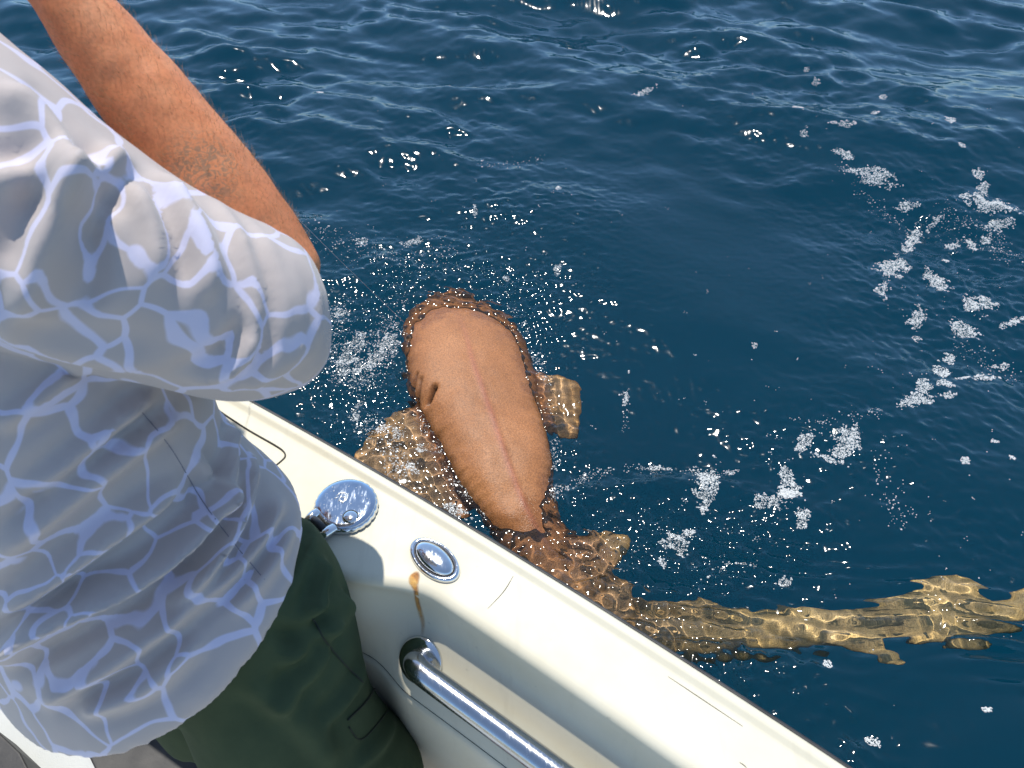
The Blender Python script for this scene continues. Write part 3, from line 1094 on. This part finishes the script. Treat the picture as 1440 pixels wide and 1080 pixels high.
def hand(wr, fwd, palm_n, grip):
    """palm with four curled fingers and a thumb closing round a held line"""
    fwd = fwd / np.linalg.norm(fwd); palm_n = palm_n - fwd * (palm_n @ fwd); palm_n /= np.linalg.norm(palm_n)
    sd = np.cross(fwd, palm_n)
    out = [tube_data([row(wr, .030, .021), row(wr + fwd * .04, .038, .018), row(wr + fwd * .085, .042, .015), row(wr + fwd * .098, .038, .011)], 4, 16, sd)]
    for k, (o_, L) in enumerate(((-.031, .068), (-.010, .076), (.011, .071), (.031, .056))):
        b0 = wr + fwd * .085 + sd * o_
        p = [b0]; ang = R(20)
        for j, sl in enumerate((.46, .3, .24)):
            ang += R((38, 50, 42)[j]) * grip
            p.append(p[-1] + (fwd * math.cos(ang) + palm_n * math.sin(ang)) * L * sl)
        out.append(tube_data([row(p[0], .0095), row(p[1], .0092), row(p[2], .0084), row(p[3], .0068)], 4, 12))
        out.append(ball(p[3], .0070, seg=10))
    t0 = wr + fwd * .03 - sd * .026
    t1 = t0 + fwd * .028 - sd * .020 + palm_n * .012
    t2 = t1 + fwd * .026 + sd * .002 + palm_n * .022
    t3 = t2 + fwd * .008 + sd * .016 + palm_n * .014
    out.append(tube_data([row(t0, .014), row(t1, .0125), row(t2, .0105), row(t3, .008)], 4, 12))
    out.append(ball(t3, .0080, seg=10))
    return out


fwdR = (wrR - elR) / np.linalg.norm(wrR - elR)
body = []
body.append(tube_data([row(pelvis - Z3 * .08, .13, .10), row(pelvis, .155, .115), row(lerp(pelvis, chest, .35), .135, .10), row(lerp(pelvis, chest, .7), .155, .11), row(chest, .165, .10), row(chest + Z3 * .07, .09, .07)], 5, 28, RT))
body.append(tube_data([row(chest + Z3 * .03, .07), row(neck, .058), row(lerp(neck, head, .5), .06)], 4, 20))
body.append(ball(head, .078, .098, .115, 28))
body.append(tube_data([row(head + FW * .07 + Z3 * .02, .012), row(head + FW * .105 - Z3 * .015, .016), row(head + FW * .09 - Z3 * .03, .014)], 3, 12))        # nose
body.append(ball(head + FW * .075 - Z3 * .085, .035, .03, .03, 14))                                                                                    # chin
body.append(tube_data([row(head + FW * .092 + RT * .022 - Z3 * .053, .006), row(head + FW * .100 - Z3 * .052, .009), row(head + FW * .092 - RT * .022 - Z3 * .053, .006)], 3, 10))  # lips
for sg in (-1, 1):
    body.append(ball(head + RT * sg * .079 - Z3 * .01, .012, .018, .03, 12))
body.append(tube_data([row(chest + RT * .1, .06), row(shR, .062), row(lerp(shR, elR, .5), .056), row(lerp(shR, elR, .85), .046), row(elR, .045)], 5, 22))
fm = lerp(elR, wrR, .28)
body.append(tube_data([row(lerp(elR, shR, .1), .044), row(elR, .050, .048), row(fm, .062, .055), row(lerp(elR, wrR, .55), .058, .050), row(lerp(elR, wrR, .8), .050, .042), row(wrR, .044, .034), row(wrR + fwdR * .03, .040, .026)], 6, 28))
body += hand(wrR + fwdR * .01, fwdR + np.array([-.35, .25, .1]), np.array([-.5, .6, -.3]), 1.0)
body.append(tube_data([row(chest - RT * .1, .06), row(shL, .062), row(lerp(shL, elL, .5), .055), row(elL, .046)], 5, 20))
body.append(tube_data([row(elL, .046), row(lerp(elL, wrL, .3), .050), row(lerp(elL, wrL, .8), .036), row(wrL, .030, .025)], 5, 20))
fwL = (wrL - elL)
body += hand(wrL, fwL, np.array([.3, .3, -.8]), 1.0)
for hp_, kn, an in ((hipR, kneeR, ankR), (hipL, kneeL, ankL)):
    body.append(tube_data([row(hp_, .088), row(lerp(hp_, kn, .5), .076), row(kn, .056), row(lerp(kn, an, .3), .056), row(lerp(kn, an, .75), .038), row(an, .034), row(an - Z3 * .06, .035)], 5, 22))
    body.append(tube_data([row(an - FW * .05 - Z3 * .05, .03, .03), row(an - Z3 * .045, .036, .035), row(an + FW * .08 - Z3 * .06, .042, .026), row(an + FW * .17 - Z3 * .072, .036, .014)], 5, 18, RT))
me = fused('person', body, .0065, 6)
co = get_co(me); no = get_no(me)
ax_ = wrR - elR; L_ = np.linalg.norm(ax_); ax_ = ax_ / L_
a_ = (co - elR) @ ax_ / L_
rad = np.linalg.norm(co - elR - np.outer(a_ * L_, ax_), axis=1)
on = (rad < .08) & (a_ > -.05) & (a_ < 1.0)
co = co + no * (on * (.0009 * vnoise(co, 26) + .0010 * vnoise(co, 60)))[:, None]
# tendons near the wrist
set_co(me, co)
tp = P(285, 240, .80); tat = np.exp(-((np.linalg.norm((co - tp) * np.array([1, 1, 1]), axis=1)) / .040) ** 4) * on
attr(me, 'tattoo', tat)
person = link_mesh('person', me, M_skin.m)
tag(person, 'person in grey web print shirt and dark green shorts leaning over the boat side', 'person')

# eyes, hair
for sg in (-1, 1):
    bm = bmesh.new(); add(bm, ball(head + FW * .083 + RT * sg * .032 + Z3 * .012, .012, seg=14)); bm_obj('eye', bm, M_eye.m, person)
bm = bmesh.new(); add(bm, ball(head + Z3 * .022 - FW * .016, .086, .100, .108, 28)); bm_obj('hair', bm, M_headhair.m, person)

# hairs along the forearm
V = []; F = []
ncand = np.where(on & (a_ > .05) & (a_ < .97))[0]
for i in rng.choice(ncand, 2600):
    nrm_ = no[i]
    if nrm_[2] < -.5: continue
    t = ax_ * rng.uniform(.3, 1.0) + nrm_ * rng.uniform(.5, 1.1) + rng.normal(size=3) * .35
    t /= np.linalg.norm(t)
    Lh = rng.uniform(.004, .011)
    p0 = co[i]; p1 = p0 + t * Lh * .5; p2 = p0 + (t * .85 + ax_ * .4) * Lh
    sd = np.cross(t, rng.normal(size=3)); sd /= np.linalg.norm(sd); sd2 = np.cross(t, sd)
    w = .00013
    b = len(V)
    for p, ww in ((p0, w), (p1, w * .8)):
        for q in (sd, -.5 * sd + .87 * sd2, -.5 * sd - .87 * sd2):
            V.append(p + q * ww)
    V.append(p2)
    for k in range(3):
        j = (k + 1) % 3
        F.append((b + k, b + j, b + 3 + j, b + 3 + k)); F.append((b + 3 + k, b + 3 + j, b + 6))
o = link_mesh('arm_hair', mesh_from('arm_hair', V, F), M_hair.m, person); o['kind'] = 'stuff'

# --- shirt
def ring_tube(rings, seg=6, sides=40, power=2.2):
    """rings: (cx,cy,cz, a, b, tiltF) ellipse with side axis RT and depth axis FW tilted upward by tiltF"""
    c = catmull(np.array(rings, float), seg)
    V = []; F = []
    for q in c:
        fa = FW + Z3 * q[5]
        ra_ = RT + Z3 * (q[6] if len(q) > 6 else 0)
        for k in range(sides):
            th = 2 * math.pi * k / sides
            cx, sx = math.cos(th), math.sin(th)
            e = 2 / power
            V.append(q[:3] + ra_ * q[3] * math.copysign(abs(cx) ** e, cx) + fa * q[4] * math.copysign(abs(sx) ** e, sx))
    n = len(c)
    for i in range(n - 1):
        for k in range(sides):
            a = i * sides + k; b = i * sides + (k + 1) % sides
            F.append((a, b, b + sides, a + sides))
    V.append(c[0, :3]); V.append(c[-1, :3])
    for k in range(sides):
        F.append((n * sides, (k + 1) % sides, k)); F.append((n * sides + 1, (n - 1) * sides + k, (n - 1) * sides + (k + 1) % sides))
    return V, F


shirt_parts = [ring_tube([
    (-.520, .530, 1.02, .14, .12, .28, .15),
    (-.500, .530, .970, .208, .175, .28, .32),
    (-.494, .522, .955, .240, .208, .28, .30),
    (-.496, .528, .990, .236, .205, .26, .26),
    (-.512, .552, 1.07, .208, .184, .18, .12),
    (-.530, .582, 1.17, .193, .165, .08, 0),
    (-.560, .640, 1.30, .200, .165, 0, 0),
    (*(chest + np.array([.0, 0, -.02])), .200, .150, 0, 0),
    (*(chest + np.array([-.01, .01, .06])), .150, .110, 0, 0),
    (*(chest + np.array([-.015, .02, .10])), .085, .080, 0, 0)])]
# right sleeve, from the shoulder to just past the elbow
slv = [(-150, 195, .74, .14), (-25, 278, .735, .130), (85, 338, .75, .114), (190, 385, .775, .104), (285, 420, .805, .097), (352, 440, .83, .092), (400, 446, .85, .084), (434, 446, .862, .070), (455, 444, .868, .042)]
shirt_parts.append(tube_data([(*P(x, y, t), r) for x, y, t, r in slv], 6, 36))
# cuff turned back along the forearm
# left sleeve
shirt_parts.append(tube_data([row(chest - RT * .08, .10), row(shL, .095), row(lerp(shL, elL, .5), .085), row(lerp(shL, elL, .95), .075)], 5, 30))
me = fused('shirt', shirt_parts, .0062, 10)
co = get_co(me); no = get_no(me)
# ---- folds: soft low noise, then each fold of the cloth laid along its own line
disp = .0045 * vnoise(co, 7, 3.3) + .0025 * vnoise(co, 15, 7.7) + .0009 * vnoise(co, 38)
co = co + no * disp[:, None]
set_co(me, co)


def fold_field(me, folds, fgain=2.5):
    from mathutils.bvhtree import BVHTree
    bv = BVHTree.FromPolygons([tuple(v.co) for v in me.vertices], [tuple(p.vertices) for p in me.polygons])
    co = get_co(me); no = get_no(me)
    out = np.zeros(len(co))
    for pix, h, w in folds:
        pts = []
        for x, y in catmull(np.array(pix, float), 6):
            hit = bv.ray_cast(Vector((0, 0, CZ)), Vector(ray(x, y)).normalized())
            if hit[0] is not None:
                pts.append(tuple(hit[0]))
        if len(pts) < 3: continue
        pts = np.array(pts)
        # drop jumps between separate layers of cloth
        keep = [0]
        for k in range(1, len(pts)):
            if np.linalg.norm(pts[k] - pts[keep[-1]]) < .06: keep.append(k)
        pts = pts[keep]
        if len(pts) < 3: continue
        near = np.where(np.linalg.norm(co - pts.mean(0), axis=1) < np.linalg.norm(pts - pts.mean(0), axis=1).max() + 3.5 * w)[0]
        q = co[near]; best = np.full(len(near), 9.0); bt = np.zeros(len(near))
        m = len(pts) - 1
        for k in range(m):
            a, b = pts[k], pts[k + 1]; ab_ = b - a
            t = np.clip(((q - a) @ ab_) / (ab_ @ ab_ + 1e-12), 0, 1)
            d = np.linalg.norm(q - a - t[:, None] * ab_, axis=1)
            u = d < best; best[u] = d[u]; bt[u] = (k + t[u]) / m
        h = h * fgain; w = w * .95; h = h * (1.35 if pts[:, 2].mean() < 1.24 else .72)
        taper = np.minimum(1, np.minimum(bt, 1 - bt) * 5 + .12)
        prof = np.exp(-(best / w) ** 2) - .35 * np.exp(-((best - 2.0 * w) / (.9 * w)) ** 2)
        out[near] += h * taper * prof
    # even the field out along the cloth so that every fold has a soft run-off
    E_ = np.empty(len(me.edges) * 2, dtype=np.int32); me.edges.foreach_get('vertices', E_); E_ = E_.reshape(-1, 2)
    deg = np.bincount(E_.ravel(), minlength=len(co)).astype(float)
    for _ in range(3):
        acc_ = np.bincount(E_[:, 0], weights=out[E_[:, 1]], minlength=len(co)) + np.bincount(E_[:, 1], weights=out[E_[:, 0]], minlength=len(co))
        out = .35 * out + .65 * acc_ / np.maximum(deg, 1)
    return out


RD = lambda pts, h=.010, w=.010: (pts, h, w)
shirt_folds = [
    RD([(72, 205), (88, 260), (72, 330), (52, 400), (58, 455)], .016, .013), RD([(0, 120), (50, 165), (95, 235), (112, 300)], .012, .014),
    RD([(168, 212), (148, 238), (112, 262), (95, 300)], .014, .010), RD([(0, 265), (40, 245), (80, 250)], .012, .012),
    RD([(120, 300), (135, 360), (120, 430)], -.008, .012), RD([(228, 245), (262, 300), (292, 370), (290, 425)], .012, .010),
    RD([(180, 250), (215, 320), (222, 400)], .009, .010), RD([(262, 255), (300, 330), (322, 400), (312, 470)], .006, .008),
    RD([(300, 275), (340, 340), (362, 420), (348, 495), (300, 540)], .0075, .010), RD([(330, 287), (374, 350), (396, 430), (384, 498), (345, 545)], .0075, .010),
    RD([(362, 300), (405, 362), (424, 440), (412, 500), (378, 538)], .006, .009), RD([(398, 320), (434, 384), (449, 445), (436, 492), (408, 524)], .005, .008),
    RD([(315, 281), (357, 345), (379, 425), (366, 497), (322, 543)], -.005, .006), RD([(270, 535), (325, 515), (362, 470)], .009, .0065),
    RD([(240, 520), (300, 500), (345, 455)], -.007, .006), RD([(310, 548), (360, 528), (398, 488)], .008, .005), RD([(350, 545), (390, 520), (428, 480)], .007, .005),
    RD([(0, 470), (120, 500), (230, 515)], .006, .016), RD([(0, 360), (20, 420), (10, 470)], .008, .012),
    RD([(0, 600), (60, 560), (112, 522)], .010, .008), RD([(52, 695), (140, 620), (226, 543)], .014, .009), RD([(0, 785), (96, 702), (190, 630), (250, 585)], .013, .010),
    RD([(20, 735), (110, 660), (200, 590)], -.008, .008), RD([(0, 926), (50, 880), (130, 838), (208, 797), (292, 722), (335, 660)], .015, .010),
    RD([(0, 870), (90, 800), (180, 730), (250, 680)], .010, .010), RD([(20, 950), (110, 900), (220, 835), (290, 770)], -.008, .009), RD([(270, 640), (300, 690), (310, 740)], .007, .008),
    RD([(352, 640), (338, 715), (300, 790), (240, 850)], .010, .009), RD([(395, 705), (365, 760), (310, 820), (230, 880)], .009, .008), RD([(325, 600), (318, 660), (280, 720)], .008, .007),
    RD([(60, 985), (160, 930), (260, 860)], .008, .011), RD([(410, 740), (380, 800), (330, 860)], .006, .007), RD([(110, 1000), (200, 970), (280, 900)], .006, .010),
]
co = get_co(me); no = get_no(me)
co = co + no * fold_field(me, shirt_folds)[:, None]
set_co(me, co)
bm = bmesh.new(); bm.from_mesh(me)
for _ in range(1):
    bmesh.ops.smooth_vert(bm, verts=bm.verts, factor=.5, use_axis_x=True, use_axis_y=True, use_axis_z=True)
bm.to_mesh(me); bm.free()
_d = np.linalg.norm((get_co(me) - P(392, 778, .99)) * np.array([1, 1, .6]), axis=1)
attr(me, 'grime', np.exp(-(_d / .022) ** 4))
shirt = link_mesh('shirt', me, M_shirt.m, person)

# placket of stitching: hem seam
# --- shorts
sh = []
sh.append(ring_tube([(*(pelvis + Z3 * .09), .15, .12, .1, 0), (*(pelvis + Z3 * .07), .165, .135, .1, 0), (*pelvis, .172, .145, 0, 0), (*(pelvis - Z3 * .07), .175, .15, 0, 0), (*(pelvis - Z3 * .13), .12, .11, 0, 0)], 5, 36))
hemR = lerp(hipR, kneeR, .93); hemL = lerp(hipL, kneeL, .93)
sh.append(tube_data([row(np.array([-.375, .520, 1.04]), .100), row(np.array([-.368, .505, 1.0]), .124), row(hipR + np.array([.042, .035, 0]), .126), row(lerp(hipR, kneeR, .45), .121), row(hemR, .120), row(hemR + Z3 * .02, .09)], 5, 32))
sh.append(tube_data([row(hipL + Z3 * .03, .09), row(hipL, .110), row(lerp(hipL, kneeL, .45), .112), row(hemL, .112), row(hemL + Z3 * .02, .08)], 5, 32))
me = fused('shorts', sh, .007, 10)
co = get_co(me); no = get_no(me)
co = co + no * (.003 * vnoise(co, 9) + .002 * vnoise(co, 18) + .0007 * vnoise(co, 40))[:, None]
set_co(me, co)
short_folds = [RD([(430, 860), (475, 850), (520, 870)], .008, .009), RD([(395, 935), (450, 890), (500, 860)], .008, .010), RD([(455, 790), (448, 830), (430, 870)], .012, .008),
               RD([(470, 870), (440, 940), (380, 1000)], .007, .012), RD([(530, 900), (500, 960), (455, 1020)], .007, .010), RD([(380, 880), (420, 900), (470, 900)], -.006, .008),
               RD([(350, 960), (420, 1010), (470, 1075)], .006, .014), RD([(560, 980), (540, 1040), (500, 1078)], .006, .009), RD([(475, 830), (510, 880), (535, 925)], .006, .007)]
co = get_co(me); no = get_no(me)
co = co + no * fold_field(me, short_folds, 1.7)[:, None]
set_co(me, co)
shorts = link_mesh('shorts', me, M_shorts.m, person)
dg = bpy.context.evaluated_depsgraph_get()


def project_on(o, px, py):
    """point and normal where the sight line through a pixel meets a mesh"""
    from mathutils.bvhtree import BVHTree
    if o.name not in _bv:
        _bv[o.name] = BVHTree.FromPolygons([tuple(v.co) for v in o.data.vertices], [tuple(p.vertices) for p in o.data.polygons])
    d = Vector(ray(px, py)).normalized()
    h = _bv[o.name].ray_cast(Vector((0, 0, CZ)), d)
    return (np.array(h[0]), np.array(h[1])) if h[0] is not None else (None, None)


_bv = {}
# raised seams and pocket flap on the shorts
M_seam = Mat('seam_thread').set(Base_Color=(0.016, 0.022, 0.014), Roughness=0.8)
def seam_line(name, o, pix, r, mat, parent, off=0.0):
    pts = []
    for x, y in catmull(np.array(pix, float), 5):
        p, n_ = project_on(o, x, y)
        if p is None or (pts and np.linalg.norm(p - np.array(pts[-1][:3])) > .05): continue
        pts.append((*(p + n_ * (r * .9)), r, r * .8))
    if len(pts) > 2:
        bm = bmesh.new(); add(bm, tube_data(pts, 1, 8)); bm_obj(name, bm, mat, parent)
seam_line('pocket_flap_edge', shorts, [(537, 925), (530, 958), (515, 985), (488, 1012)], .0016, M_seam.m, shorts)
seam_line('pocket_flap_edge', shorts, [(555, 935), (552, 985), (530, 1018), (506, 1040), (490, 1022)], .0012, M_seam.m, shorts)
seam_line('side_seam', shorts, [(440, 870), (460, 905), (485, 935), (510, 960)], .0011, M_seam.m, shorts)
M_sseam = Mat('shirt_seam').set(Base_Color=(0.21, 0.20, 0.24), Roughness=0.8)
seam_line('side_seam', shirt, [(200, 580), (240, 630), (285, 705), (330, 765), (372, 815)], .0005, M_sseam.m, shirt)

# ------------------------------------------------------------------ fishing line
p0 = wrR + fwdR * .07
p1 = onz(572, 452, 0); p1[2] = -.02
pts = [(*p0, .00045), (*(lerp(p0, p1, .5) - Z3 * .01), .00045), (*p1, .00045)]
M_line = Mat('nylon_line').set(Base_Color=(0.6, 0.65, 0.68), Roughness=0.3)
bm = bmesh.new(); add(bm, tube_data(pts, 8, 6))
tag(bm_obj('fishing_line', bm, M_line.m), 'thin pale fishing line running from the raised hand down to the shark head', 'fishing line')

# ------------------------------------------------------------------ foam: clusters of bubbles floating on the water
foam_px = [(1227, 255, 26, 7, 15), (1276, 287, 11, 5, 8), (1289, 324, 9, 14, 25), (1279, 341, 7, 7, 0), (1318, 307, 7, 4, -30), (1257, 369, 17, 12, -15),
           (1245, 404, 9, 10, 0), (1322, 391, 17, 8, 42), (1378, 423, 17, 10, 10), (1292, 443, 10, 11, 20), (1358, 456, 18, 7, 35), (1371, 250, 8, 5, 0),
           (1381, 265, 8, 5, 20), (1393, 288, 28, 8, 14), (1356, 279, 9, 4, 10), (1397, 312, 14, 4, -8), (1416, 311, 9, 5, 0), (1345, 334, 11, 4, -15),
           (1371, 333, 9, 5, 45), (1336, 358, 4, 4, 0), (1430, 447, 14, 4, -20), (1393, 326, 6, 4, 0), (1280, 371, 4, 3, 0), (1291, 470, 5, 4, 0),
           (1129, 624, 13, 7, -40), (1187, 628, 16, 20, 20), (1163, 645, 15, 4, 20), (1107, 671, 9, 17, 15), (1114, 693, 15, 6, -10), (1337, 499, 9, 6, 10),
           (1329, 518, 12, 7, 10), (1299, 545, 11, 7, -15), (1328, 537, 12, 5, 5), (1330, 556, 11, 4, 5), (1288, 565, 19, 8, -15), (1393, 524, 14, 4, -5),
           (1361, 527, 10, 2, 0), (1401, 505, 9, 2, 5), (1419, 505, 5, 4, 0), (1397, 625, 7, 3, 15), (1352, 653, 5, 5, 0), (1419, 649, 5, 4, 0),
           (935, 652, 30, 3, 0), (995, 678, 13, 26, 12), (1025, 659, 10, 3, 0), (1080, 702, 20, 6, 12), (1116, 690, 12, 12, -30), (1130, 727, 8, 14, 0),
           (952, 757, 15, 13, 20), (970, 740, 8, 6, 0), (935, 785, 8, 5, 30), (1107, 810, 8, 5, 20), (1051, 795, 4, 3, 0), (964, 699, 5, 4, 0),
           (522, 505, 34, 10, -32), (488, 505, 9, 20, 10), (548, 478, 18, 8, -35), (505, 480, 10, 14, 0), (500, 572, 10, 10, 20), (535, 598, 12, 5, -20),
           (640, 712, 16, 6, 25), (575, 652, 10, 5, 20), (783, 381, 5, 7, 20), (880, 556, 3, 12, 15), (885, 520, 3, 3, 0), (1060, 490, 3, 3, 0),
           (478, 445, 9, 6, 0), (512, 348, 14, 5, -15), (580, 345, 16, 4, -10), (1165, 930, 5, 5, 0), (1233, 1040, 9, 5, 20), (1387, 1000, 5, 4, 0),
           (1330, 183, 6, 4, 0), (1150, 115, 5, 3, 0), (1135, 95, 3, 2, 0), (1240, 142, 4, 3, 0), (1227, 172, 4, 2, 0), (1118, 167, 7, 4, 0), (1345, 222, 5, 3, 0), (1130, 198, 5, 4, 0),
           (1180, 193, 14, 3, 10), (1185, 228, 12, 3, 20), (905, 135, 12, 3, -20), (451, 135, 3, 3, 0), (785, 270, 3, 3, 0), (668, 300, 3, 8, 0), (712, 395, 3, 3, 0),
           (560, 605, 8, 6, 0), (588, 625, 7, 5, 0), (700, 480, 3, 2, 0)]
pos = []; rads = []
for (px, py, rx, ry, an) in foam_px:
    c = onz(px, py); tpx = np.linalg.norm(c - np.array([0, 0, CZ])) / FPX
    area = math.pi * rx * ry
    loose = 480 < px < 620 and py < 620
    n = int(area * (4.6 if not loose else 3.4) * tpx * tpx / (.0030 ** 2)) + 4
    ca, sa = math.cos(R(an)), math.sin(R(an))
    seedp = px * .37
    for _ in range(n):
        r = math.sqrt(random.random()) * 1.75; th = random.uniform(0, 2 * math.pi)
        x = r * rx * math.cos(th); y = r * ry * math.sin(th)
        q = onz(px + x * ca - y * sa, py + x * sa + y * ca)
        f_ = 1.15 - r + 1.0 * noise.noise(Vector((q[0] * 26, q[1] * 26, seedp))) + .75 * noise.noise(Vector((q[0] * 75, q[1] * 75, 1))) + .5 * noise.noise(Vector((q[0] * 210, q[1] * 210, 2)))
        if f_ < (.10 if not loose else .25): continue
        pos.append((q[0], q[1])); rads.append(min(.0042, random.lognormvariate(math.log(.00125), .42)))
# thin streaks and the churn along the animal's outline
streaks = [([(790, 690), (835, 662), (900, 652), (960, 655), (1010, 662)], 5, 420), ([(1000, 800), (1040, 780), (1080, 792)], 4, 120), ([(1180, 235), (1215, 270), (1260, 300), (1300, 310)], 5, 260),
           ([(480, 420), (470, 470), (478, 530)], 12, 900), ([(560, 425), (545, 470), (520, 520), (500, 545)], 12, 1300), ([(575, 440), (590, 418), (640, 408), (700, 425), (740, 460)], 7, 420),
           ([(755, 490), (772, 560), (780, 640), (778, 700)], 5, 420), ([(600, 575), (625, 640), (670, 700), (720, 730)], 7, 500), ([(510, 590), (545, 620), (560, 660)], 12, 500),
           ([(880, 545), (882, 580), (876, 610)], 3, 50), ([(660, 225), (700, 235), (760, 220)], 6, 90), ([(430, 330), (500, 355), (570, 370), (640, 350)], 18, 500),
           ([(1150, 600), (1200, 590), (1260, 575)], 6, 120), ([(1230, 640), (1250, 700), (1270, 740)], 10, 160), ([(1330, 300), (1400, 330), (1435, 350)], 14, 500), ([(1360, 480), (1400, 500), (1435, 520)], 12, 200)]
for pts_, sp_, n_k in streaks:
    cpt = catmull(np.array(pts_, float), 12)
    for _ in range(n_k):
        k = random.randrange(len(cpt))
        if noise.noise(Vector((cpt[k][0] * .06, cpt[k][1] * .06, 5))) < -.12: continue
        q = onz(cpt[k][0] + random.gauss(0, sp_), cpt[k][1] + random.gauss(0, sp_ * .7))
        pos.append((q[0], q[1])); rads.append(min(.004, random.lognormvariate(math.log(.0013), .45)))
# stray bubbles
for _ in range(700):
    px = random.uniform(430, 1440); py = random.triangular(0, 1000, 500)
    q = onz(px, py)
    z_ = max([g * math.exp(-(((q[0] - cx) / rx) ** 2 + ((q[1] - cy_) / ry) ** 2)) for cx, cy_, rx, ry, g in ZN])
    if random.random() > .15 + z_: continue
    for j in range(random.choice((1, 1, 2, 3))):
        pos.append((q[0] + random.gauss(0, .006), q[1] + random.gauss(0, .006))); rads.append(random.uniform(.0009, .0022))
pos = np.array(pos); rads = np.array(rads)
s_, u_ = np.array([su(x, y) for x, y in pos]).T
k_ = (u_ < -.02); pos, rads = pos[k_], rads[k_]
Z = height(pos[:, 0][None], pos[:, 1][None])[0]
# foam riding over the animal sits on its skin, never inside it
zsh = spine_dist(pos[:, 0][None], pos[:, 1][None])[0]
k_ = zsh > -.03; pos, rads, Z = pos[k_], rads[k_], Z[k_]
print('bubbles', len(pos))
dome_v = []
for (r_, z_) in ((1.0, -.15), (.82, .45)):
    for k in range(6):
        th = 2 * math.pi * (k + (.5 if r_ < 1 else 0)) / 6
        dome_v.append((r_ * math.cos(th), r_ * math.sin(th), z_))
dome_v.append((0, 0, .75)); dome_v = np.array(dome_v)
dome_f = []
for k in range(6):
    j = (k + 1) % 6
    dome_f += [(k, j, 6 + k), (j, 6 + j, 6 + k), (6 + k, 6 + j, 12)]
dome_f = np.array(dome_f)
V = (dome_v[None] * rads[:, None, None] + np.concatenate([pos, Z[:, None]], 1)[:, None]).reshape(-1, 3)
F = (dome_f[None] + (np.arange(len(pos)) * 13)[:, None, None]).reshape(-1, 3)
me = bpy.data.meshes.new('sea_foam')
me.vertices.add(len(V)); me.vertices.foreach_set('co', V.ravel())
me.loops.add(F.size); me.loops.foreach_set('vertex_index', F.ravel().astype(np.int32))
me.polygons.add(len(F)); me.polygons.foreach_set('loop_start', np.arange(0, F.size, 3, dtype=np.int32)); me.polygons.foreach_set('loop_total', np.full(len(F), 3, dtype=np.int32))
me.update(calc_edges=True)
tag(link_mesh('sea_foam', me, M_foam.m), kind='stuff')
